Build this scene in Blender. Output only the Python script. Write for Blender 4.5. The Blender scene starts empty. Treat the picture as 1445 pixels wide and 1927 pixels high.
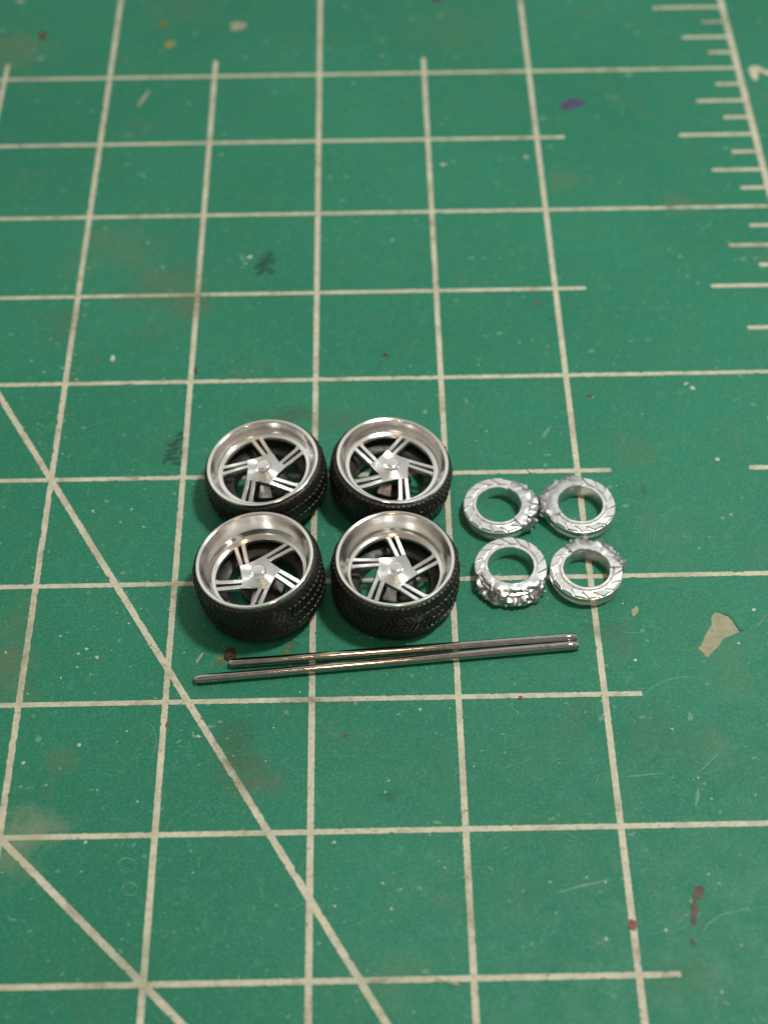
import bpy, bmesh, math, random
from mathutils import Matrix, Vector, noise
random.seed(7)
S = 0.1                      # the scene is built in millimetres, 10 mm to one Blender unit
sc = bpy.context.scene
COL = sc.collection
# ------------------------------------------------------------------ camera
CAM = Vector((5.71488836, -112.48156692, 118.82483624))
RC = Matrix(((0.9998186392658418, -0.017830009068564138, -0.006691737682783944),
             (-0.01810146221135469, -0.7805245768658058, -0.6248629625539472),
             (0.005918246565594271, 0.6248707671851035, -0.7807057695908997)))
FPX = 3018.35
cam_d = bpy.data.cameras.new('camera'); cam = bpy.data.objects.new('camera', cam_d); COL.objects.link(cam)
M = RC.transposed() @ Matrix(((1, 0, 0), (0, -1, 0), (0, 0, -1)))
cam.matrix_world = Matrix.Translation(CAM * S) @ M.to_4x4()
cam_d.sensor_fit = 'VERTICAL'; cam_d.sensor_height = 24; cam_d.sensor_width = 18
cam_d.lens = FPX / 1927 * 24
cam_d.clip_start = .1; cam_d.clip_end = 2000
cam_d.dof.use_dof = True; cam_d.dof.focus_distance = 142.5 * S
cam_d.dof.aperture_fstop = cam_d.lens / 1000 / (2.05 * S)
sc.camera = cam
# ------------------------------------------------------------------ room light
w = bpy.data.worlds.new('World'); sc.world = w; w.use_nodes = True
nt = w.node_tree; nt.nodes.clear()
out = nt.nodes.new('ShaderNodeOutputWorld'); bg = nt.nodes.new('ShaderNodeBackground')
tc = nt.nodes.new('ShaderNodeTexCoord'); sep = nt.nodes.new('ShaderNodeSeparateXYZ')
nt.links.new(tc.outputs['Generated'], sep.inputs[0])
def wr(stops, sock):
    r = nt.nodes.new('ShaderNodeValToRGB'); mp = nt.nodes.new('ShaderNodeMapRange')
    mp.inputs[1].default_value = -1; mp.inputs[2].default_value = 1
    nt.links.new(sock, mp.inputs[0]); nt.links.new(mp.outputs[0], r.inputs[0])
    e = r.color_ramp.elements
    while len(e) < len(stops): e.new(.5)
    for k, (p, c) in enumerate(stops): e[k].position = p; e[k].color = (*c, 1)
    return r.outputs[0]
a = wr([(0, (.22, .18, .14)), (.45, (.34, .30, .25)), (.75, (.62, .60, .54)), (1, (.60, .60, .56))], sep.outputs[1])   # warm room behind the viewer, pale wall beyond
b = wr([(.5, (.14, .13, .12)), (.64, (.60, .59, .58)), (.78, (1.5, 1.5, 1.5)), (.90, (1.05, 1.05, 1.05)), (1, (.72, .72, .70))], sep.outputs[2])
mx = nt.nodes.new('ShaderNodeMix'); mx.data_type = 'RGBA'; mx.blend_type = 'MULTIPLY'; mx.inputs[0].default_value = 1
nt.links.new(a, mx.inputs[6]); nt.links.new(b, mx.inputs[7]); nt.links.new(mx.outputs[2], bg.inputs[0])
bg.inputs[1].default_value = .92
nt.links.new(bg.outputs[0], out.inputs[0])
def lamp(name, direc, dist, size, power, col, aim=(8, -20, 0)):
    l = bpy.data.lights.new(name, 'AREA'); l.shape = 'DISK'; l.size = size * S; l.energy = power; l.color = col
    o = bpy.data.objects.new(name, l); COL.objects.link(o)
    d = Vector(direc).normalized(); o.location = (Vector(aim) + d * dist) * S
    o.rotation_euler = d.to_track_quat('Z', 'Y').to_euler(); return o
lamp('ceiling_lamp', (.33, .10, .94), 260, 33, 4700, (1, .99, .93))
lamp('warm_bulb', (.05, -.34, .93), 700, 40, 3800, (1, .60, .30))
sc.view_settings.view_transform = 'Standard'; sc.view_settings.look = 'None'
sc.view_settings.exposure = 0; sc.view_settings.gamma = 1
sc.render.engine = 'CYCLES'
sc.cycles.use_denoising = True
sc.cycles.max_bounces = 8; sc.cycles.glossy_bounces = 6
sc.cycles.sample_clamp_indirect = 6
# ------------------------------------------------------------------ helpers
def at(u, v, z=0.0):
    """point (mm) at height z that the photograph shows at pixel u, v"""
    d = RC.transposed() @ Vector(((u - 722.5) / FPX, (v - 963.5) / FPX, 1))
    return CAM + d * ((z - CAM.z) / d.z)
def obj(name, bm, mat, parent=None, smooth=None, **props):
    me = bpy.data.meshes.new(name); bm.normal_update(); bm.to_mesh(me); bm.free()
    me.materials.append(mat)
    if smooth is not None:
        for p in me.polygons: p.use_smooth = True
        me.set_sharp_from_angle(angle=math.radians(smooth))
    o = bpy.data.objects.new(name, me); COL.objects.link(o)
    if parent is not None: o.parent = parent
    for k, v in props.items(): o[k] = v
    return o
def thing(name, label, cat, loc, rz=0, group=None):
    o = bpy.data.objects.new(name, None); COL.objects.link(o)
    o.empty_display_size = .1
    o.location = Vector(loc) * S; o.rotation_euler = (0, 0, rz)
    o['label'] = label; o['category'] = cat
    if group: o['group'] = group
    return o
def lathe(prof, n=96, close=True, bm=None, a0=0, a1=2 * math.pi):
    """closed profile of (r, z) in mm revolved about z"""
    bm = bm or bmesh.new(); rings = []
    for k in range(n):
        a = a0 + (a1 - a0) * k / n
        rings.append([bm.verts.new((r * math.cos(a) * S, r * math.sin(a) * S, z * S)) for r, z in prof])
    m = len(prof)
    for k in range(n):
        A, B = rings[k], rings[(k + 1) % n]
        for j in range(m if close else m - 1):
            j2 = (j + 1) % m
            q = [A[j], B[j], B[j2], A[j2]]
            try: bm.faces.new(q)
            except ValueError: pass
    bmesh.ops.recalc_face_normals(bm, faces=bm.faces)
    return bm
def hexa(bm, pts):
    """8 points: bottom quad then top quad"""
    v = [bm.verts.new(Vector(p) * S) for p in pts]
    for f in ((3, 2, 1, 0), (4, 5, 6, 7), (0, 1, 5, 4), (1, 2, 6, 5), (2, 3, 7, 6), (3, 0, 4, 7)):
        bm.faces.new([v[i] for i in f])
def sstep(x): x = max(0, min(1, x)); return x * x * (3 - 2 * x)
# ------------------------------------------------------------------ materials
class NT:
    def __init__(s, name):
        s.m = bpy.data.materials.new(name); s.m.use_nodes = True; s.t = s.m.node_tree
        s.b = s.t.nodes['Principled BSDF']; s.tc = s.t.nodes.new('ShaderNodeTexCoord')
    def n(s, k): return s.t.nodes.new(k)
    def l(s, a, b): s.t.links.new(a, b)
    def noise(s, scale, detail=4, rough=.6, off=(0, 0, 0), stretch=(1, 1, 1), dist=0):
        mp = s.n('ShaderNodeMapping'); mp.inputs['Location'].default_value = off; mp.inputs['Scale'].default_value = stretch
        s.l(s.tc.outputs['Object'], mp.inputs[0]); x = s.n('ShaderNodeTexNoise')
        x.inputs['Scale'].default_value = scale; x.inputs['Detail'].default_value = detail; x.inputs['Roughness'].default_value = rough
        x.inputs['Distortion'].default_value = dist
        s.l(mp.outputs[0], x.inputs[0]); return x.outputs[0]
    def mr(s, sock, a, b, c=0, d=1, smooth=True):
        m = s.n('ShaderNodeMapRange'); m.interpolation_type = 'SMOOTHSTEP' if smooth else 'LINEAR'
        for i, v in zip((1, 2, 3, 4), (a, b, c, d)): m.inputs[i].default_value = v
        s.l(sock, m.inputs[0]); return m.outputs[0]
    def math(s, op, a, b=None):
        m = s.n('ShaderNodeMath'); m.operation = op
        for i, v in enumerate((a, b)):
            if v is None: continue
            if isinstance(v, (int, float)): m.inputs[i].default_value = v
            else: s.l(v, m.inputs[i])
        return m.outputs[0]
    def mix(s, fac, a, b, mode='MIX'):
        m = s.n('ShaderNodeMix'); m.data_type = 'RGBA'; m.blend_type = mode
        if isinstance(fac, (int, float)): m.inputs[0].default_value = fac
        else: s.l(fac, m.inputs[0])
        for i, v in ((6, a), (7, b)):
            if isinstance(v, tuple): m.inputs[i].default_value = (*v, 1)
            else: s.l(v, m.inputs[i])
        return m.outputs[2]
    def bump(s, h, strength, dist):
        b = s.n('ShaderNodeBump'); b.inputs['Strength'].default_value = strength; b.inputs['Distance'].default_value = dist
        s.l(h, b.inputs['Height']); s.l(b.outputs[0], s.b.inputs['Normal']); return b
# stains rubbed into the mat: centre and radii in photo pixels on the mat plane, colour, strength
STAINS = [(326, 850, 26, 30, (.02, .09, .06), .6), (1345, 40, 120, 30, (.03, .13, .08), .3), (30, 95, 75, 45, (.16, .15, .08), .5), (300, 620, 60, 25, (.11, .11, .065), .35), (330, 545, 110, 60, (.11, .12, .07), .42), (365, 580, 40, 40, (.12, .11, .065), .5),
          (230, 470, 120, 60, (.14, .16, .09), .35), (120, 610, 50, 40, (.09, .10, .06), .45), (525, 785, 70, 22, (.06, .06, .035), .65),
          (640, 790, 70, 30, (.08, .10, .055), .45), (445, 1395, 50, 55, (.045, .075, .035), .6), (470, 1445, 60, 50, (.08, .09, .045), .5),
          (490, 1470, 50, 45, (.12, .10, .06), .45), (60, 1560, 70, 50, (.30, .30, .20), .5), (20, 1610, 70, 60, (.24, .27, .18), .5), (110, 1440, 45, 40, (.15, .15, .08), .4),
          (30, 1180, 50, 90, (.13, .15, .08), .4), (20, 1270, 60, 70, (.15, .15, .09), .4), (500, 495, 22, 24, (.012, .05, .035), .72), (1290, 380, 60, 25, (.15, .17, .09), .45),
          (1060, 340, 45, 25, (.14, .17, .09), .4), (1160, 1215, 40, 35, (.09, .12, .06), .45), (1150, 1185, 60, 30, (.06, .10, .06), .35), (1190, 850, 60, 40, (.11, .16, .08), .35),
          (1350, 1400, 60, 50, (.15, .19, .11), .35), (1240, 1380, 80, 70, (.05, .11, .06), .3), (725, 1840, 90, 60, (.13, .20, .11), .35), (1090, 1330, 35, 30, (.06, .10, .05), .4),
          (1212, 925, 10, 15, (.02, .05, .035), .8), (1228, 1430, 9, 8, (.02, .07, .04), .7), (730, 1500, 30, 14, (.01, .07, .045), .6), (350, 15, 90, 40, (.12, .16, .09), .25),
          (860, 60, 120, 60, (.10, .15, .08), .25), (700, 1400, 60, 20, (.02, .12, .07), .35), (590, 1320, 70, 14, (.05, .05, .03), .5), (1370, 1230, 60, 90, (.12, .22, .12), .35),
          (215, 1820, 120, 80, (.03, .12, .06), .3), (960, 1690, 100, 60, (.03, .15, .08), .3), (1320, 1840, 80, 60, (.13, .18, .10), .3), (420, 1240, 22, 12, (.22, .20, .05), .5),
          (1010, 1420, 90, 60, (.06, .15, .08), .3), (830, 1450, 100, 60, (.05, .16, .09), .3), (1260, 1030, 60, 80, (.10, .21, .12), .3)]
def surface(name, line):
    n = NT(name)
    if line:
        c = n.mix(n.mr(n.noise(6, 5, .7), .35, .7), (.56, .56, .44), (.43, .43, .335))
        c = n.mix(n.mr(n.noise(2.2, 6, .75, (3, 1, 0)), .50, .70, 0, .75), c, (.26, .225, .165))
        c = n.mix(n.mr(n.noise(20, 4, .75, (7, 2, 0)), .52, .70, 0, .65), c, (.22, .19, .13))
        c = n.mix(n.mr(n.noise(13, 2, .5, (1, 9, 0), (1, 1, 1), 1.5), .69, .74, 0, .8), c, (.07, .09, .055))
    else:
        c = n.mix(n.mr(n.noise(.35, 3, .5), .3, .7), (.011, .168, .101), (.018, .198, .121))
        c = n.mix(n.mr(n.noise(2.2, 6, .65, (5, 3, 0)), .42, .75, 0, .5), c, (.030, .170, .088))
        c = n.mix(n.mr(n.noise(1.1, 6, .7, (1, 7, 0)), .55, .8, 0, .55), c, (.10, .15, .085))
        c = n.mix(n.mr(n.noise(9, 5, .75, (2, 2, 0), (1, 1, 1), .6), .52, .74, 0, .5), c, (.075, .28, .18))
        c = n.mix(n.mr(n.noise(17, 5, .75, (8, 2, 0)), .50, .72, 0, .55), c, (.012, .125, .068))
        c = n.mix(n.mr(n.noise(42, 3, .7), .48, .72, 0, .50), c, (.09, .33, .21))
        c = n.mix(n.mr(n.noise(34, 3, .7, (4, 4, 0)), .50, .74, 0, .6), c, (.010, .12, .06))
    dn = n.noise(2.6, 6, .72, (9, 9, 0)); dn2 = n.noise(14, 3, .7, (1, 3, 0))
    for (u, v, ru, rv, col, st) in STAINS:
        p = at(u, v); q = at(u + ru, v); r = at(u, v - rv)
        mp = n.n('ShaderNodeMapping'); mp.vector_type = 'POINT'
        sx, sy = 1 / ((q.x - p.x) * S), 1 / ((r.y - p.y) * S)
        mp.inputs['Scale'].default_value = (sx, sy, 0); mp.inputs['Location'].default_value = (-p.x * S * sx, -p.y * S * sy, 0)
        n.l(n.tc.outputs['Object'], mp.inputs[0])
        L = n.n('ShaderNodeVectorMath'); L.operation = 'LENGTH'; n.l(mp.outputs[0], L.inputs[0])
        d = n.math('ADD', L.outputs['Value'], n.math('MULTIPLY', n.math('SUBTRACT', dn, .5), 3.2))
        d = n.math('ADD', d, n.math('MULTIPLY', n.math('SUBTRACT', dn2, .5), .9))
        f = n.mr(d, 1.2, .0, 0, min(1, st * (1.25 if line else .72)))
        if line: col = tuple(x * 1.5 for x in col)
        c = n.mix(f, c, col)
    n.l(c, n.b.inputs['Base Color'])
    n.l(n.mr(n.noise(4, 5, .7, (3, 3, 0)), .3, .7, .48, .64), n.b.inputs['Roughness'])
    n.b.inputs['Specular IOR Level'].default_value = .26
    h = n.math('ADD', n.math('MULTIPLY', n.noise(55, 3, .6), .6), n.noise(9, 4, .6, (6, 1, 0)))
    n.bump(h, .35, .012)
    return n.m
MAT_GREEN = surface('green_mat_vinyl', False)
MAT_LINE = surface('cream_printed_ink', True)
def plain(name, col, rough=.6, var=.35, scale=12, spec=.3, metal=0, bump=.2):
    n = NT(name)
    c = n.mix(n.mr(n.noise(scale, 5, .7), .3, .75, 0, 1), col, tuple(x * (1 - var) for x in col))
    n.l(c, n.b.inputs['Base Color']); n.b.inputs['Roughness'].default_value = rough
    n.b.inputs['Specular IOR Level'].default_value = spec; n.b.inputs['Metallic'].default_value = metal
    if bump: n.bump(n.noise(scale * 4, 3, .6), bump, .01)
    return n.m
def metal(name, col, rough, aniso=0, groove=0, gpitch=.14, bumpn=0, bscale=30, dirt=0, rvar=.05, bd=.0015):
    n = NT(name)
    c = n.mix(n.mr(n.noise(6, 5, .7), .45, .8, 0, dirt), col, tuple(x * .45 for x in col))
    n.l(c, n.b.inputs['Base Color']); n.b.inputs['Metallic'].default_value = 1
    n.l(n.mr(n.noise(18, 4, .6, (2, 5, 1)), .3, .75, max(.02, rough - rvar), rough + rvar), n.b.inputs['Roughness'])
    if aniso:
        n.b.inputs['Anisotropic'].default_value = aniso
        mp_ = n.n('ShaderNodeMapping'); mp_.inputs['Scale'].default_value = (1, 1, 0); n.l(n.tc.outputs['Object'], mp_.inputs[0])
        t = n.n('ShaderNodeVectorTransform'); t.vector_type = 'VECTOR'; t.convert_from = 'OBJECT'; t.convert_to = 'WORLD'
        n.l(mp_.outputs[0], t.inputs[0]); n.l(t.outputs[0], n.b.inputs['Tangent'])     # turned on a lathe: the sheen spreads along the radius
    h = None
    if groove:
        sp = n.n('ShaderNodeSeparateXYZ'); n.l(n.tc.outputs['Object'], sp.inputs[0])
        r = n.math('SQRT', n.math('ADD', n.math('MULTIPLY', sp.outputs[0], sp.outputs[0]), n.math('MULTIPLY', sp.outputs[1], sp.outputs[1])))
        h = n.math('SINE', n.math('MULTIPLY', r, 2 * math.pi / (gpitch * S)))
        h = n.math('MULTIPLY', h, groove)
    if bumpn:
        g = n.math('MULTIPLY', n.noise(bscale, 4, .65), bumpn)
        h = g if h is None else n.math('ADD', h, g)
    if h is not None: n.bump(h, .6, bd)
    return n.m
M_CUT = metal('machined_aluminium', (.82, .835, .83), .36, .93, 0, .13, .1, 40, 0, .03, .0005)
M_LIP = metal('polished_aluminium_lip', (.97, .96, .94), .20, .80, 0, .11, .12, 12, .08, .02, .0006)
M_CAP = metal('polished_cap', (.88, .88, .87), .16, .3, 0, 0, .3, 30)
M_BOSS = metal('chromed_boss', (.52, .51, .50), .26, 0, 0, 0, 1.2, 25, .3, .05, .004)
M_CAST = metal('bright_cast_pewter', (.80, .81, .80), .34, 0, 0, 0, 1.0, 10, .1, .05, .0012)
M_CRUMP = metal('rough_torn_pewter', (.54, .56, .57), .44, 0, 0, 0, 1.2, 12, .4, .06, .005)
M_ROD = metal('steel_rod', (.52, .52, .50), .085, 0, 0, 0, 0, 9, .5, .03)
def rubber():
    n = NT('black_tyre_rubber')
    c = n.mix(n.mr(n.noise(9, 5, .7), .5, .8, 0, .5), (.014, .0145, .0135), (.050, .046, .038))
    n.l(c, n.b.inputs['Base Color']); n.l(n.mr(n.noise(14, 4, .6), .3, .7, .36, .55), n.b.inputs['Roughness'])
    n.b.inputs['Specular IOR Level'].default_value = .40
    n.bump(n.noise(22, 3, .6), .3, .006); return n.m
M_RUB = rubber()
# ------------------------------------------------------------------ table and cutting mat
bm = bmesh.new(); bmesh.ops.create_cube(bm, size=1)
for v in bm.verts: v.co = Vector((v.co.x * 140, v.co.y * 120, v.co.z * 1.0 - .82))
t = obj('table_top', bm, plain('brown_table_wood', (.16, .09, .05), .5, .4, .8), None, kind='structure')
mat = thing('cutting_mat', 'worn green self healing cutting mat with cream half inch grid under the wheels', 'cutting mat', (0, 0, 0))
bm = bmesh.new()
X0, X1, Y0, Y1, R = -420, 74, -330, 220, 8
outl = []
for cx, cy, a0 in ((X1 - R, Y1 - R, 0), (X0 + R, Y1 - R, 90), (X0 + R, Y0 + R, 180), (X1 - R, Y0 + R, 270)):
    for k in range(9):
        a = math.radians(a0 + k * 11.25); outl.append((cx + R * math.cos(a), cy + R * math.sin(a)))
top = [bm.verts.new((x * S, y * S, 0)) for x, y in outl]; bot = [bm.verts.new((x * S, y * S, -3 * S)) for x, y in outl]
bm.faces.new(top); bm.faces.new(bot[::-1])
for k in range(len(outl)): bm.faces.new((top[k - 1], bot[k - 1], bot[k], top[k]))
bmesh.ops.recalc_face_normals(bm, faces=bm.faces)
obj('mat_sheet', bm, MAT_GREEN, mat)
IN = 25.4
lvl = [0]
def strip(name, p, q, width, z, rag=1.0):
    """a printed line from p to q (mm) with slightly ragged edges"""
    p, q = Vector((*p, 0)), Vector((*q, 0)); d = q - p; L = d.length; d.normalize(); nrm = Vector((-d.y, d.x, 0))
    n = max(3, int(L / .16)); bm = bmesh.new(); prev = None
    sd = random.uniform(0, 500)
    for k in range(n + 1):
        c = p + d * (L * k / n)
        e = []
        for s in (1, -1):
            j = noise.noise(Vector((k * .55, s * 7, sd))) * .045 + noise.noise(Vector((k * 1.7, s * 11, sd + 40))) * .035
            ch = noise.noise(Vector((k * .23, s * 5, sd + 90)))
            j -= max(0, ch - .38) * .35
            wd = width / 2 + j * rag
            if k in (0, n): wd *= .8
            e.append(c + nrm * s * wd)
        vv = [bm.verts.new((x.x * S, x.y * S, z * S)) for x in e]
        if prev: bm.faces.new((prev[0], prev[1], vv[1], vv[0]))
        prev = vv
    bmesh.ops.recalc_face_normals(bm, faces=bm.faces)
    if bm.faces and bm.faces[0].normal.z < 0: bmesh.ops.reverse_faces(bm, faces=bm.faces)
    return obj(name, bm, MAT_LINE, mat)
VX0, VX1, VY0, VY1 = -64, 54, -74, 100
for k in range(-4, 4):                                    # upright lines
    x = k * IN / 2
    if k % 2 == 0: strip('grid_line', (x, VY0), (x, VY1), .56, .030)
    elif x < 15: strip('grid_line', (x, VY0), (x, 2 * IN + 3.1), .54, .030)
strip('grid_line', (2 * IN, VY0), (2 * IN, VY1), .74, .030)   # the ruler's edge
for k in range(-5, 8):                                    # level lines
    y = k * IN / 2
    if k % 2 == 0: strip('grid_line', (VX0, y), (2 * IN, y), .50, .026)
    elif k < 5: strip('grid_line', (VX0, y), (IN + 3.25, y), .50, .026)
c60, s60 = math.cos(math.radians(-60)), math.sin(math.radians(-60))
P0 = (-IN, -IN / 2)
strip('angle_line', (P0[0] - 30 * c60, P0[1] - 30 * s60), (P0[0] + 66 * c60, P0[1] + 66 * s60), .60, .034)
c45 = math.sqrt(.5); P1 = (-IN, -2 * IN)
strip('angle_line', (P1[0] - .2, P1[1] + .2), (P1[0] + 34 * c45, P1[1] - 34 * c45), .60, .038)
for e in range(-8, 29):                                   # ruler ticks every eighth of an inch
    if e % 8 == 0: continue
    ln = {4: 8.8, 2: 5.9, 6: 5.9}.get(e % 8, 3.15)
    strip('tick_mark', (2 * IN - ln, e * IN / 8), (2 * IN - .2, e * IN / 8), .56, .026, .4)
# numeral 1 printed sideways beyond the ruler edge
bm = bmesh.new()
def poly(bm, pts, z):
    bm.faces.new([bm.verts.new((x * S, y * S, z * S)) for x, y in pts])
poly(bm, [at(u, v).xy for u, v in ((1407, 131), (1413, 124), (1423, 124), (1445, 133), (1482, 147), (1482, 155), (1445, 142), (1424, 135), (1426, 148), (1419, 153), (1413, 145))], .026)
bmesh.ops.recalc_face_normals(bm, faces=bm.faces)
obj('numeral', bm, MAT_LINE, mat)
# paint spots, flecks and scratches
def blob(bm, u, v, ru, rv, z=.02, n=14, rough=.35, rot=0, dome=.03):
    p = at(u, v); q = at(u + ru, v); r = at(u, v - rv); rx, ry = abs(q.x - p.x), abs(r.y - p.y)
    sd = random.uniform(0, 99); ring = []
    for k in range(n):
        a = 2 * math.pi * k / n; m = 1 + rough * 1.6 * noise.noise(Vector((math.cos(a) * 1.6, math.sin(a) * 1.6, sd)))
        x, y = rx * m * math.cos(a), ry * m * math.sin(a)
        ring.append(bm.verts.new(((p.x + x * math.cos(rot) - y * math.sin(rot)) * S, (p.y + x * math.sin(rot) + y * math.cos(rot)) * S, z * S)))
    c = bm.verts.new((p.x * S, p.y * S, (z + dome) * S))
    for k in range(n): bm.faces.new((ring[k], ring[(k + 1) % n], c))
SP = {'purple': plain('purple_paint', (.075, .07, .15), .5), 'red': plain('red_paint', (.22, .05, .05), .45), 'brown': plain('brown_red_paint', (.105, .065, .045), .5, .5),
      'beige': plain('beige_bare_core', (.34, .35, .23), .7, .3, 9), 'pale': plain('pale_paint', (.33, .36, .24), .6), 'yellow': plain('yellow_paint', (.30, .26, .06), .5),
      'white': plain('white_fleck', (.48, .60, .47), .5, .3), 'haze': plain('pale_green_scuff', (.12, .33, .22), .55, .4, 20), 'dark': plain('dark_rubber_smear', (.02, .105, .068), .6, .6, 20),
      'ochre': plain('ochre_paint', (.17, .17, .04), .5, .5, 20), 'rdot': plain('bright_red_fleck', (.24, .05, .04), .5)}
def spot(label, key, *bl):
    bm = bmesh.new()
    for q in bl: blob(bm, *q)
    bmesh.ops.recalc_face_normals(bm, faces=bm.faces)
    o = obj('paint_spot', bm, SP[key], mat, 60)
    if label: o['label'] = label
    return o
spot('purple paint spot near the ruler', 'purple', (1075, 196, 27, 9, .04, 20, .2, .42))
spot('red paint spot on the grid line', 'red', (1190, 1741, 9, 9, .06, 16, .3, 0))
spot('brown red smear', 'brown', (1313, 1682, 10, 14, .03, 16, .4, -.5), (1306, 1708, 6, 20, .034, 12, .2, -.1), (1304, 1730, 5, 14, .03, 12, .2, 0))
spot(None, 'brown', (1303, 1773, 4, 9, .03, 12, .5, .3))
spot(None, 'pale', (447, 49, 15, 8, .04, 16, .3, 0)); spot(None, 'yellow', (318, 85, 8, 7, .04, 14, .3, 0)); spot(None, 'ochre', (306, 47, 8, 6, .04, 14, .3, 0))
spot(None, 'pale', (270, 187, 4, 16, .03, 12, .3, -.35)); spot(None, 'brown', (82, 68, 8, 9, .03, 12, .4, 0)); spot(None, 'pale', (40, 2, 8, 4, .03, 12, .3, 0))
spot(None, 'purple', (823, 0, 10, 4, .03, 12, .3, 0)); spot(None, 'ochre', (537, 1226, 7, 4, .03, 12, .4, 0)); spot(None, 'ochre', (546, 1214, 6, 4, .03, 12, .4, .2)); spot(None, 'ochre', (414, 1246, 9, 5, .03, 12, .5, 0))
spot(None, 'rdot', (1012, 571, 4, 4, .04, 10, .3, 0)); spot(None, 'rdot', (979, 1313, 5, 3, .05, 10, .5, -.7)); spot(None, 'rdot', (314, 1364, 2, 6, .04, 10, .4, 0)); spot(None, 'rdot', (649, 1384, 4, 3, .03, 10, .4, 0))
spot(None, 'brown', (725, 668, 6, 3, .03, 12, .5, -.4)); spot(None, 'brown', (1110, 745, 6, 2.5, .03, 12, .5, 0)); spot(None, 'pale', (376, 1238, 3, 12, .03, 8, .2, -.5))
spot(None, 'brown', (368, 697, 3, 8, .05, 10, .4, 0)); spot(None, 'haze', (1026, 815, 4, 12, .03, 10, .4, -.5)); spot(None, 'pale', (1195, 1150, 5, 9, .03, 10, .6, -.4))
spot(None, 'haze', (1312, 1500, 3, 14, .03, 12, .9, -.3)); spot(None, 'pale', (1325, 1475, 3, 3, .04, 8, .4, 0)); spot(None, 'haze', (1297, 1347, 5, 8, .03, 12, .6, -.3))
spot(None, 'haze', (1300, 1697, 5, 4, .03, 8, .6, 0)); spot(None, 'pale', (840, 1848, 18, 5, .06, 14, .9, -.2)); spot(None, 'haze', (800, 1829, 8, 6, .03, 12, .3, 0)); spot(None, 'pale', (715, 1846, 14, 4, .06, 14, .9, .3))
# dark rubber skid smears: short parallel stripes
def smear(cu, cv, rows):
    bm = bmesh.new()
    for (du, dv, ln, rot) in rows: blob(bm, cu + du, cv + dv, ln, 3.2, .022, 14, .5, rot, .004)
    bmesh.ops.recalc_face_normals(bm, faces=bm.faces)
    obj('rubber_smear', bm, SP['dark'], mat)
smear(330, 845, [(10, -27, 9, .5), (6, -17, 13, .35), (-2, -9, 14, .4), (-1, 0, 16, .3), (-9, 9, 11, .4), (-4, 18, 12, .2), (4, 27, 9, -.1), (16, 6, 7, .5), (-20, 24, 5, .6), (18, -8, 6, .3), (-14, 16, 8, .8)])
smear(497, 495, [(12, -16, 6, .7), (6, -6, 9, .4), (-4, 3, 12, .3), (4, 11, 12, .1), (-8, 19, 8, .3), (14, 17, 6, -.2), (-14, 9, 5, .7), (16, -2, 5, .9)])
# bare beige core where a sliver of the surface has been sliced off
bm = bmesh.new()
pts = [(1339, 1158), (1345, 1153), (1352, 1153), (1362, 1158), (1371, 1160), (1378, 1168), (1385, 1179), (1391, 1189), (1378, 1195), (1362, 1201), (1357, 1206), (1352, 1216), (1343, 1224), (1336, 1231), (1332, 1237), (1325, 1235), (1325, 1230), (1314, 1222), (1313, 1216), (1318, 1216), (1325, 1198), (1333, 1184), (1339, 1175), (1337, 1166)]
vs = []
for u, v in pts: p = at(u, v); vs.append(bm.verts.new((p.x * S, p.y * S, .012 * S)))
bm.faces.new(vs); bmesh.ops.recalc_face_normals(bm, faces=bm.faces)
if bm.faces[:][0].normal.z < 0: bmesh.ops.reverse_faces(bm, faces=bm.faces)
obj('bare_patch', bm, SP['beige'], mat)
bm = bmesh.new()                                          # the curled sliver edge along it
for k in range(6, 7): pass
edge = [(1352, 1152), (1362, 1157), (1371, 1159), (1379, 1167), (1386, 1178), (1393, 1188), (1402, 1186), (1412, 1183)]
prev = None
for i, (u, v) in enumerate(edge):
    p = at(u, v); h = .13 * math.sin(math.pi * (i + .5) / len(edge))
    vv = [bm.verts.new((p.x * S, p.y * S, .01 * S)), bm.verts.new(((p.x - .10) * S, (p.y + .02) * S, h * S)), bm.verts.new(((p.x + .12) * S, (p.y + .35) * S, .01 * S))]
    if prev:
        bm.faces.new((prev[0], vv[0], vv[1], prev[1])); bm.faces.new((prev[1], vv[1], vv[2], prev[2]))
    prev = vv
obj('curled_edge', bm, MAT_GREEN, mat)
def flecks(name, n, key, rmin, rmax, region, z):
    bm = bmesh.new()
    for _ in range(n):
        u = random.uniform(region[0], region[2]); v = random.uniform(region[1], region[3])
        if noise.noise(Vector((u / 170, v / 170, 3 + rmin))) < random.uniform(-.35, .3): continue
        r = rmin + (rmax - rmin) * random.random() ** 3
        blob(bm, u, v, r * random.uniform(.7, 1.8), r * random.uniform(.5, 1.0), z, 7, .8, random.uniform(-1, 1), .02)
    bmesh.ops.recalc_face_normals(bm, faces=bm.faces)
    return obj(name, bm, SP[key], mat, kind='stuff')
flecks('white_flecks', 1100, 'white', .5, 1.8, (-40, 420, 1500, 1990), .02)
flecks('pale_flecks', 160, 'pale', 1, 3, (-40, 100, 1500, 1990), .021)
flecks('scuff_flecks', 2800, 'haze', 1.0, 4.5, (-40, 0, 1500, 1990), .016)
flecks('dark_flecks', 140, 'dark', .8, 2.2, (-40, 300, 1500, 1990), .018)
bm = bmesh.new()
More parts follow.
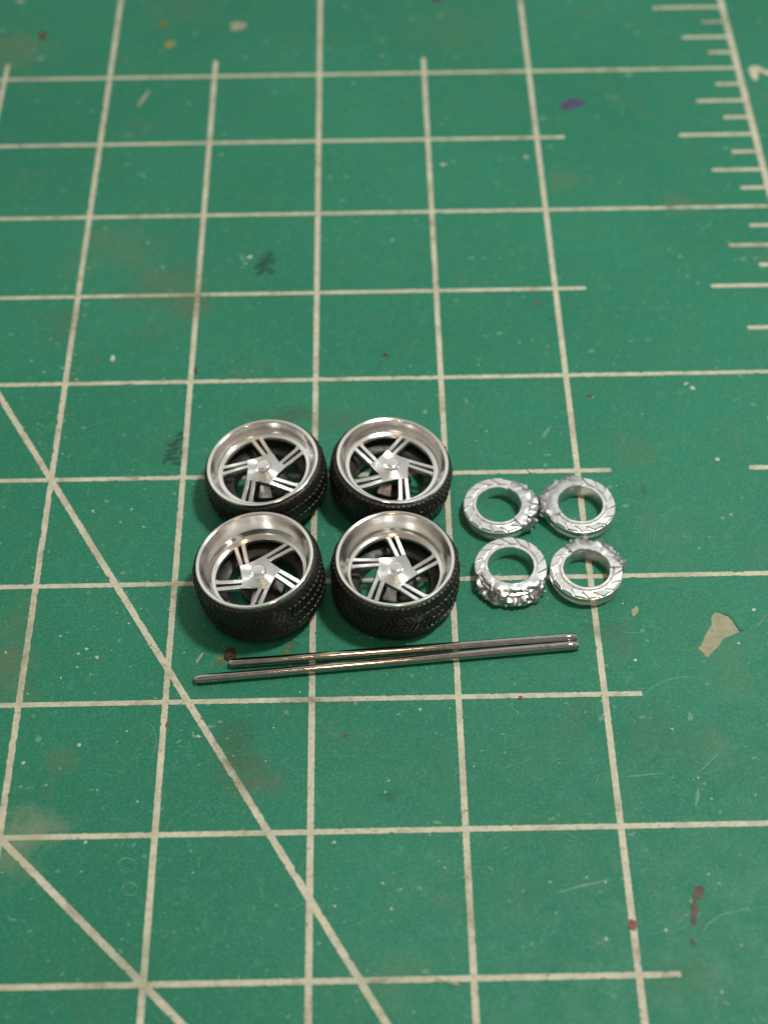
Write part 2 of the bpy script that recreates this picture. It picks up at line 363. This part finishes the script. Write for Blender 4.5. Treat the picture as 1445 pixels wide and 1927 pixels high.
for (u, v, r) in [(457, 488, 3), (470, 484, 4), (462, 496, 2.5), (148, 1231, 3), (163, 1222, 3), (183, 1237, 4), (146, 1256, 2.5), (114, 1197, 2.5), (115, 1276, 2.5), (171, 1269, 2), (12, 1228, 3), (176, 962, 3), (248, 959, 2.5), (374, 1386, 3.5),
                  (790, 1335, 3), (629, 1585, 3.5), (150, 1402, 4), (45, 1436, 4), (88, 1478, 2.5), (259, 1509, 2.5), (1170, 400, 0.1), (1140, 1767, 3.5), (1103, 1651, 2.5), (1139, 1661, 3), (1253, 1750, 4), (1332, 1645, 2.5), (1358, 1867, 3), (1045, 1718, 2.5), (1034, 1660, 2.5), (720, 1663, 3),
                  (832, 310, 4), (990, 296, 4), (725, 1491, 3.5), (1195, 1242, 3), (1264, 1373, 3), (161, 1586, 4), (268, 476, 0.1), (213, 675, 6), (836, 1633, 2.5), (736, 1711, 3), (630, 1706, 3), (1389, 1211, 3), (1417, 1148, 4), (1291, 722, 4), (1302, 730, 5), (1350, 865, 4)]:
    blob(bm, u, v, r, r * .8, .03, 8, .6, random.uniform(-1, 1), .05)
bmesh.ops.recalc_face_normals(bm, faces=bm.faces)
obj('large_flecks', bm, SP['white'], mat, kind='stuff')
def scratch(bm, pts, wd, z=.014):
    prev = None; P = [at(u, v) for u, v in pts]; out = []
    for i in range(len(P) - 1):                           # refine
        for k in range(6):
            out.append(P[i].lerp(P[i + 1], k / 6))
    out.append(P[-1])
    for i, p in enumerate(out):
        q = out[min(i + 1, len(out) - 1)] - out[max(i - 1, 0)]; q.normalize(); nn = Vector((-q.y, q.x, 0))
        wv = wd * math.sin(math.pi * (i + .3) / (len(out) - .4)) ** .5 * random.uniform(.5, 1) / 2
        vv = [bm.verts.new(((p + nn * s * wv).x * S, (p + nn * s * wv).y * S, z * S)) for s in (1, -1)]
        if prev: bm.faces.new((prev[0], prev[1], vv[1], vv[0]))
        prev = vv
bm = bmesh.new()
def arc(u, v, r, a0, a1, n=8, asp=.8):
    return [(u + r * math.cos(math.radians(a0 + (a1 - a0) * k / n)), v - asp * r * math.sin(math.radians(a0 + (a1 - a0) * k / n))) for k in range(n + 1)]
scratch(bm, arc(215, 1395, 80, 40, -35), .10)
for (u, v, r) in ((240, 1628, 17), (245, 1673, 15)):
    scratch(bm, arc(u, v, r, 0, 200), .14); scratch(bm, arc(u, v, r, 190, 350), .10)
scratch(bm, [(1313, 436), (1322, 431), (1340, 418)], .22); scratch(bm, [(1318, 1770), (1330, 1740), (1355, 1722), (1400, 1712), (1440, 1706)], .14)
scratch(bm, [(1313, 1455), (1330, 1438), (1345, 1424), (1352, 1415)], .14); scratch(bm, [(1398, 1187), (1425, 1178), (1445, 1150)], .10)
scratch(bm, [(1175, 1462), (1215, 1458), (1250, 1455)], .2); scratch(bm, [(1050, 1680), (1090, 1668), (1150, 1655)], .25)
scratch(bm, arc(1290, 1350, 95, 60, 150), .12); scratch(bm, [(1165, 1189), (1190, 1191), (1216, 1190)], .12)
for _ in range(520):
    u, v = random.uniform(-20, 1460), random.uniform(520, 1920)
    a = random.gauss(.5, .7); l = random.uniform(6, 34)
    scratch(bm, [(u, v), (u + l * .5 * math.cos(a), v - l * .5 * math.sin(a) + random.uniform(-2, 2)), (u + l * math.cos(a), v - l * math.sin(a))], random.uniform(.04, .09))
bmesh.ops.recalc_face_normals(bm, faces=bm.faces)
obj('scratches', bm, SP['haze'], mat, kind='stuff')
# ------------------------------------------------------------------ wheels
def smooth_prof(pts, n=3):
    """Catmull-Rom refinement of an open list"""
    o = []
    for i in range(len(pts) - 1):
        p0, p1, p2, p3 = pts[max(i - 1, 0)], pts[i], pts[i + 1], pts[min(i + 2, len(pts) - 1)]
        for k in range(n):
            t = k / n
            o.append(tuple(.5 * (2 * p1[j] + (p2[j] - p0[j]) * t + (2 * p0[j] - 5 * p1[j] + 4 * p2[j] - p3[j]) * t * t + (3 * p1[j] - p0[j] - 3 * p2[j] + p3[j]) * t ** 3) for j in (0, 1)))
    o.append(pts[-1]); return o
def make_wheel(label, x, y, zl, zp, phi, sense, lug, deep, lean=0, pitch=0):
    """zl lip height, zp height of the spoke ring; phi azimuth of the first spoke's outer end"""
    W = thing('toy_wheel', label, 'toy wheel', (x, y, 0), 0, 'four spoked toy wheels with black tyres')
    W.rotation_euler = (math.radians(pitch), math.radians(lean), 0)      # leaning a little on the mat
    W.location.z = 5.0 * math.sin(math.hypot(math.radians(lean), math.radians(pitch))) * S
    # tyre: outside shoulder, tread face, lower shoulder, inner bore
    RT = 5.68; bore = 3.2
    side = [(5.12, zl - .22), (5.34, zl - .26), (5.55, zl - .48), (5.68, zl - .85), (RT, zl - 1.25)]
    low = [(RT, 1.0), (5.62, .55), (5.40, .18), (5.15, .02), (4.75, 0)]
    prof = smooth_prof(side) + smooth_prof(low) + [(bore + .1, .05), (bore, .3), (bore + .02, 1.3), (bore + .3, 1.5), (4.45, 1.55), (4.62, zp - .55), (5.0, zp - .3)]
    ty = obj('tyre', lathe(prof, 128), M_RUB, W, 50)
    bm = bmesh.new()
    def rr(z):                                            # outer radius of the tyre at height z
        if z > zl - 1.25: return RT - .30 * ((z - (zl - 1.25)) / 1.0) ** 2
        if z < 1.0: return RT - .32 * ((1.0 - z) / .8) ** 2
        return RT
    n = 70
    hgt = zl - 1.0
    rows = [(zl - .66, .78, 1.1, .55, .12)]               # centre z, height, slant, fill, stand-off
    k = 3 if deep else 2
    body = zl - 1.15 - .35
    for i in range(k):
        rows.append((zl - 1.15 - body * (i + .5) / k, body / k * .86, (-.34, .34)[i % 2] * 2.0, .66, .11))
    for ri, (zc, hh, sl, fill, off) in enumerate(rows):
        for j in range(n):
            a = 2 * math.pi * (j + .5 * (ri % 2)) / n; da = 2 * math.pi / n * fill / 2
            jit = random.uniform(-.06, .06); s2 = sl * sense
            def P(sa, sz, r):
                z = zc + sz * hh / 2 + jit * .5; aa = a + sa * da + s2 * sz * .5 * 2 * math.pi / n * 1.2
                R0 = rr(z) + r; return (R0 * math.cos(aa), R0 * math.sin(aa), z)
            o2 = off + random.uniform(-.05, .03)
            hexa(bm, [P(-1, -1, -.1), P(1, -1, -.1), P(1, 1, -.1), P(-1, 1, -.1), P(-.85, -.88, o2), P(.85, -.88, o2), P(.85, .88, o2), P(-.85, .88, o2)])
    bmesh.ops.recalc_face_normals(bm, faces=bm.faces)
    obj('tread_blocks', bm, M_RUB, ty, kind='stuff')
    # rim: flat lip edge, dished wall, flat ring the spokes meet
    if deep:
        wall = [(5.00, zl), (4.94, zl - .08), (4.84, zl - .42), (4.70, zl - .85), (4.52, zl - 1.22), (4.44, zl - 1.36)]
        wall2 = [(4.43, zl - 1.38), (4.42, zp + .42), (4.37, zp + .25), (4.25, zp + .12), (4.12, zp + .05)]
    else:
        wall = [(4.98, zl), (4.92, zl - .06), (4.82, zl - .28), (4.66, zl - .58), (4.46, zl - .84)]
        wall2 = [(4.44, zl - .88), (4.36, zp + .10), (4.2, zp + .04)]
    prof = [(5.20, zl - .34), (5.30, zl - .22), (5.30, zl - .07), (5.27, zl + .02), (5.22, zl + .05), (5.10, zl + .03)] + smooth_prof(wall, 4) + smooth_prof(wall2, 4) + [(4.0, zp), (3.97, zp - .04), (3.97, zp - .34), (4.2, zp - .4), (4.6, zp - .25)]
    rim = obj('rim', lathe(prof, 160), M_LIP, W, 38)
    # hub: turned steps falling away from the cap
    hz = zp + .42
    prof = [(.02, hz + .02)]
    r = .72; z = hz
    prof.append((r, z))
    for i in range(5):
        r2 = r + .10; prof += [(r2, z - .006), (r2 + .06, z - .055)]; r = r2 + .06; z -= .045
    prof += [(r + .04, z - .12), (r - .05, zp - .45), (.9, zp - .6), (.02, zp - .6)]
    hub = obj('hub', lathe(prof, 72), M_CUT, W, 25)
    cap = lathe(smooth_prof([(.80, hz - .05), (.74, hz + .04)], 1) + [(.68, hz + .10), (.64, hz + .24), (.61, hz + .32), (.54, hz + .36), (.40, hz + .372), (.02, hz + .38)] + [(.02, hz - .05)], 48)
    obj('hub_cap', cap, M_CAP, hub, 40)
    # spokes: two slim bars joined at a solid root that sweeps into the hub
    off = 1.02
    def zt(rad): return zp + .03 + (hz - .30 - zp) * (1 - sstep((rad - 1.3) / 2.6))
    for i in range(5):
        ph = math.radians(phi + 72 * i); ua = ph + sense * math.asin(off / 4.1)
        u = Vector((math.cos(ua), math.sin(ua))); nv = Vector((math.cos(ua - sense * math.pi / 2), math.sin(ua - sense * math.pi / 2)))
        def pt(t, o): q = u * t + nv * o; return q
        bm = bmesh.new()
        def ribbon(ts, oa, ob, th):
            """solid strip: ts stations, oa/ob offsets of the two edges at each"""
            rows_ = []
            for t_, a_, b_ in zip(ts, oa, ob):
                A, B = pt(t_, a_), pt(t_, b_); zo = -.035 if th == .42 and len(rows_) % 2 else 0; za, zb = zt(A.length) + zo, zt(B.length) + zo
                ch = min(.05, abs(a_ - b_) * .2) * (1 if b_ > a_ else -1)
                A2, B2 = pt(t_, a_ + ch), pt(t_, b_ - ch)
                rows_.append([bm.verts.new(Vector(p) * S) for p in ((A.x, A.y, za - th), (A.x, A.y, za - .06), (A2.x, A2.y, za), (B2.x, B2.y, zb), (B.x, B.y, zb - .06), (B.x, B.y, zb - th))])
            for r0, r1 in zip(rows_, rows_[1:]):
                for j in range(6): bm.faces.new((r0[j], r0[(j + 1) % 6], r1[(j + 1) % 6], r1[j]))
            bm.faces.new(rows_[0]); bm.faces.new(rows_[-1][::-1])
        tend = math.sqrt(4.02 ** 2 - off ** 2); N = 26; t0 = 1.45; bead = lambda i_: .05 * (i_ % 2)
        ts = [t0 + (tend - t0) * k / N for k in range(N + 1)]
        f = [k / N for k in range(N + 1)]
        fl = lambda x: .16 * max(0, (x - .86) / .14) ** 2      # small fillet at the ring
        ribbon(ts, [off + (.075 + .07 * x) + bead(i_) for i_, x in enumerate(f)], [off + (.49 + .09 * x) + fl(x) - bead(i_) for i_, x in enumerate(f)], .42)
        ribbon(ts, [off - (.075 + .07 * x) - bead(i_) for i_, x in enumerate(f)], [off - (.49 + .09 * x) - fl(x) + bead(i_) for i_, x in enumerate(f)], .42)
        tr = [-.9, -.4, .1, .5, .9, 1.2, 1.45]
        ribbon(tr, [off + .56, off + .56, off + .54, off + .52, off + .50, off + .49, off + .48], [0.2, .2, .25, .3, .38, .48, off - .48], .44)
        bmesh.ops.recalc_face_normals(bm, faces=bm.faces)
        obj('spoke', bm, M_CUT, W, 30)
    # rear boss seen through the openings: tube with four flaring lugs
    boss = obj('rear_boss', lathe([(.35, zp - .55), (.85, zp - .55), (.80, 1.9), (.95, 1.35), (.5, 1.3), (.35, 1.6)], 32), M_BOSS, W, 40)
    obj('socket_plate', lathe([(.5, .55), (1.95, .55), (2.05, .65), (2.05, 1.0), (1.95, 1.1), (.5, 1.1)], 40), M_RUB, boss, 40)
    for i in range(4):
        a = math.radians(lug + 90 * i); ca, sa = math.cos(a), math.sin(a)
        bm = bmesh.new()
        def Q(r, t, z): return (r * ca - t * sa, r * sa + t * ca, z)
        lo = [Q(.6, -.5, 1.15), Q(2.05, -.68, 1.12), Q(2.05, .68, 1.12), Q(.6, .5, 1.15)]
        zu = min(zp - .7, 2.5); up = [Q(.6, -.34, zu), Q(.95, -.34, zu - .05), Q(.95, .34, zu - .05), Q(.6, .34, zu)]
        hexa(bm, lo + up)
        bmesh.ops.bevel(bm, geom=bm.edges[:], offset=.06 * S, segments=2, affect='EDGES')
        bmesh.ops.recalc_face_normals(bm, faces=bm.faces)
        obj('lug', bm, M_BOSS, boss, 40)
    return W
make_wheel('shallow dish wheel at upper left of the four, beside the dark smear on the mat', -4.20, -14.80, 4.05, 2.95, 103, 1, -5, False, -7)
make_wheel('shallow dish wheel at upper right of the four, level with the farther rings', 7.10, -14.75, 4.05, 2.90, 70, -1, -18, False, 6)
make_wheel('deep dish wheel in front on the left, above the left ends of the rods', -4.35, -26.95, 5.1, 2.75, 119, -1, -12, True, -7)
make_wheel('deep dish wheel in front on the right, grid line seen through its spokes', 7.48, -26.65, 5.1, 3.0, 93, 1, -17, True)
# ------------------------------------------------------------------ small cast rings
def make_ring(label, x, y, rot, c0, c1, tilt, lumps, seed):
    """c0..c1: azimuth range in degrees of the torn, crumpled part"""
    rnd = random.Random(seed)
    T = thing('metal_ring', label, 'metal ring', (x, y, 0), 0, 'four small cast metal rings beside the wheels')
    H = 1.5
    prof = [(2.10, .05), (2.07, H - .05), (2.12, H), (2.36, H), (2.40, H - .04), (2.42, H - .16), (2.52, H - .20), (2.56, H - .20), (3.24, H - .20), (3.30, H - .24), (3.30, 1.0), (3.20, .82), (3.20, .62), (3.30, .5), (3.28, .15), (3.15, 0), (2.2, 0)]
    bm = lathe(prof, 96)
    for v in bm.verts:
        q = v.co / S; a = math.atan2(q.y, q.x); k = noise.noise(Vector((q.x * .9, q.y * .9, seed * 3.1))) * .05 + noise.noise(Vector((q.x * 3, q.y * 3, q.z * 3 + seed))) * .02
        v.co *= 1; v.co.x += k * math.cos(a) * S; v.co.y += k * math.sin(a) * S; v.co.z += (k * .6 if q.z > .3 else 0) * S
    body = obj('ring_body', bm, M_CAST, T, 35)
    nb = 16
    for j in range(nb):
        am = rot + 360 * j / nb
        d = (am - c0) % 360
        if d < (c1 - c0) - 4 and d > 4: continue
        a0, a1 = math.radians(am + 1.1), math.radians(am + 360 / nb - 1.1); bm = bmesh.new()
        sw = math.radians(9); t1_, t2_ = rnd.uniform(-.018, .018), rnd.uniform(-.018, .018); jz = [-t1_ - t2_, -t1_ + t2_, t1_ + t2_, t1_ - t2_]
        def P(r, a, z):
            a = a + .24 * (r - 2.9) / .7; return (r * math.cos(a), r * math.sin(a), z)
        ri, ro = 2.56, 3.27
        lo = [P(ri, a0, H - .2), P(ro, a0, H - .2), P(ro, a1, H - .2), P(ri, a1, H - .2)]
        am_ = (a0 + a1) / 2
        hi = [P(ri + .02, a0 + .03, H + jz[0]), P(ro - .05, a0 + .03, H - .01 + jz[1]), P(ro - .05, a1 - .04, H - .01 + jz[2]), P(ri + .02, a1 - .04, H + jz[3])]
        hexa(bm, lo + hi)
        bmesh.ops.bevel(bm, geom=[e for e in bm.edges if all(v.co.z > (H - .1) * S for v in e.verts)], offset=.025 * S, segments=2, affect='EDGES')
        bmesh.ops.recalc_face_normals(bm, faces=bm.faces)
        obj('tread_block', bm, M_CAST, body, 40)
    # crumpled flange: a lumpy band draped over that part of the ring
    A0, A1 = math.radians(c0), math.radians(c1); na = int((c1 - c0) / 1.6); bm = bmesh.new(); rows = []
    cs = [(2.03, .1), (2.02, .8), (2.08, H + .02), (2.4, H + .10), (2.8, H + .08), (3.15, H + .0), (3.5, H - .12), (3.78, H - .42), (3.80, .65), (3.62, .3), (3.3, .04)]
    cs = smooth_prof(cs, 3)
    for i in range(na + 1):
        a = A0 + (A1 - A0) * i / na; e = sstep(min(i, na - i) / (na * .16)); row = []
        for (r, z) in cs:
            rr_ = 3.24 + (r - 3.24) * (.25 + .75 * e) if r > 3.24 else r
            zz = z + .06 - tilt * e * max(0, r - 3.0) * (1 if z > .4 else .2)
            p = Vector((rr_ * math.cos(a), rr_ * math.sin(a), zz))
            out_ = sstep((r - 2.6) / .8)
            k = noise.noise(p * 1.1 + Vector((seed * 9, 0, 0))) * .34 * lumps + noise.noise(p * 2.3 + Vector((0, seed * 5, 0))) * .20 * lumps + noise.noise(p * 6 + Vector((0, 0, seed))) * .07
            k *= (.15 + .85 * out_) * (.4 + .6 * e)
            p.x += k * math.cos(a); p.y += k * math.sin(a); p.z = max(.02, p.z + k * .7)
            row.append(bm.verts.new(p * S))
        rows.append(row)
    for r0, r1 in zip(rows, rows[1:]):
        for j in range(len(cs) - 1): bm.faces.new((r0[j], r0[j + 1], r1[j + 1], r1[j]))
    bm.faces.new(rows[0]); bm.faces.new(rows[-1][::-1])
    bmesh.ops.recalc_face_normals(bm, faces=bm.faces)
    fl = obj('crumpled_flange', bm, M_CRUMP, T, 28)
    ns = 6
    for j in range(ns):
        a = A0 + (A1 - A0) * (.10 + .80 * (j + rnd.uniform(-.25, .25)) / (ns - 1))
        for lay in range(1 + (j % 3 == 0)):
            a_ = a + lay * .11; L = rnd.uniform(.22, .42) * (.8 if lay else 1); r0 = 3.68 if lay == 0 else 3.0
            zb = (rnd.uniform(.7, 1.15) - tilt * .7) if lay == 0 else 1.36 - tilt * .5
            up = rnd.uniform(.0, .5) if lay == 0 else 1.2
            sd_ = rnd.uniform(-.5, .5)
            dirv = Vector((math.cos(a_ + sd_), math.sin(a_ + sd_), up)).normalized()
            base = Vector((r0 * math.cos(a_), r0 * math.sin(a_), max(.3, zb)))
            bm = bmesh.new(); q = dirv.orthogonal().normalized(); q2 = dirv.cross(q)
            w0 = rnd.uniform(.17, .30); ring0 = []; ring1 = []
            for k in range(6):
                an = k * math.pi / 3; o_ = q * math.cos(an) + q2 * math.sin(an)
                ring0.append(bm.verts.new((base - dirv * .15 + o_ * w0) * S)); ring1.append(bm.verts.new((base + dirv * L * .6 + o_ * w0 * rnd.uniform(.45, .75)) * S))
            tip = bm.verts.new((base + dirv * L + q * .05) * S)
            for k in range(6):
                bm.faces.new((ring0[k], ring0[(k + 1) % 6], ring1[(k + 1) % 6], ring1[k])); bm.faces.new((ring1[k], ring1[(k + 1) % 6], tip))
            bm.faces.new(ring0[::-1]); bmesh.ops.recalc_face_normals(bm, faces=bm.faces)
            obj('spike', bm, M_CRUMP, fl)
    return T
make_ring('ring nearest the upper right wheel, crumpled spiky side facing right', 17.36, -17.90, 4, -52, 62, .35, 1.0, 1)
make_ring('ring farthest from the wheels in the back row, spiky side facing upper left', 25.06, -18.0, 10, 82, 208, .0, .75, 2)
make_ring('front ring with its dark spiky side hanging toward the rods', 18.05, -25.05, 7, 196, 334, .55, 1.1, 3)
make_ring('front ring around a grid crossing, torn spiky side at upper right', 24.92, -25.6, 12, 2, 122, .1, .9, 4)
# ------------------------------------------------------------------ rods
def make_rod(label, p, q, r, seed):
    P, Q = Vector((*p, r + .01)), Vector((*q, r + .01)); d = (Q - P); L = d.length
    o_ = bmesh.new(); n = 24; rows = []
    st = [0, .10, .28, .5] + [.5 + (L - .95) * k / 60 for k in range(1, 61)] + [L - .22, L - .06, L]
    for s in st:
        k = 1.0; sq = 1.0
        if s < .5: k = .72 + .28 * (s / .5) ** .5
        if s > L - .45: k = 1 - .28 * ((s - (L - .45)) / .45) ** 1.5
        w_ = noise.noise(Vector((s * .35, seed, 0))) * .02
        row = []
        for j in range(n):
            a = 2 * math.pi * j / n
            rr_ = r * k * (1 + .012 * noise.noise(Vector((s * 1.5, math.cos(a) * 2, seed))))
            row.append(o_.verts.new(((s) * S, (rr_ * math.cos(a) + w_) * S, (rr_ * math.sin(a) * (1.0 if s < L - .3 else .9)) * S)))
        rows.append(row)
    for a, b in zip(rows, rows[1:]):
        for j in range(n): o_.faces.new((a[j], b[j], b[(j + 1) % n], a[(j + 1) % n]))
    o_.faces.new(rows[0]); o_.faces.new(rows[-1][::-1]); bmesh.ops.recalc_face_normals(o_, faces=o_.faces)
    o = obj('axle_rod', o_, M_ROD, None, 40); o.location = P * S; o.rotation_euler = (0, 0, math.atan2(d.y, d.x))
    o['label'] = label; o['category'] = 'axle rod'; o['group'] = 'two thin steel rods in front of the wheels'
make_rod('shorter thin steel rod lying against the front right tyre', (-7.25, -34.45), (23.45, -32.36), .41, 1)
make_rod('longer thin steel rod farthest in front of the wheels', (-10.2, -36.05), (23.55, -33.19), .41, 2)
# brown crumb by the short rod's end
bm = bmesh.new(); bmesh.ops.create_icosphere(bm, subdivisions=3, radius=.5 * S)
for v in bm.verts:
    k = 1 + noise.noise(v.co * 22) * .9; v.co = Vector((v.co.x * k * .9, v.co.y * k * 1.1, v.co.z * k * .45 + .16 * S))
c = obj('debris_crumb', bm, plain('brown_crumb', (.085, .065, .035), .8, .6, 40, .2, 0, .8), None)
p = at(434, 1234); c.location = (p.x * S, p.y * S, 0.0)
c['label'] = 'small brown crumb of dirt at the left end of the shorter rod'; c['category'] = 'debris'
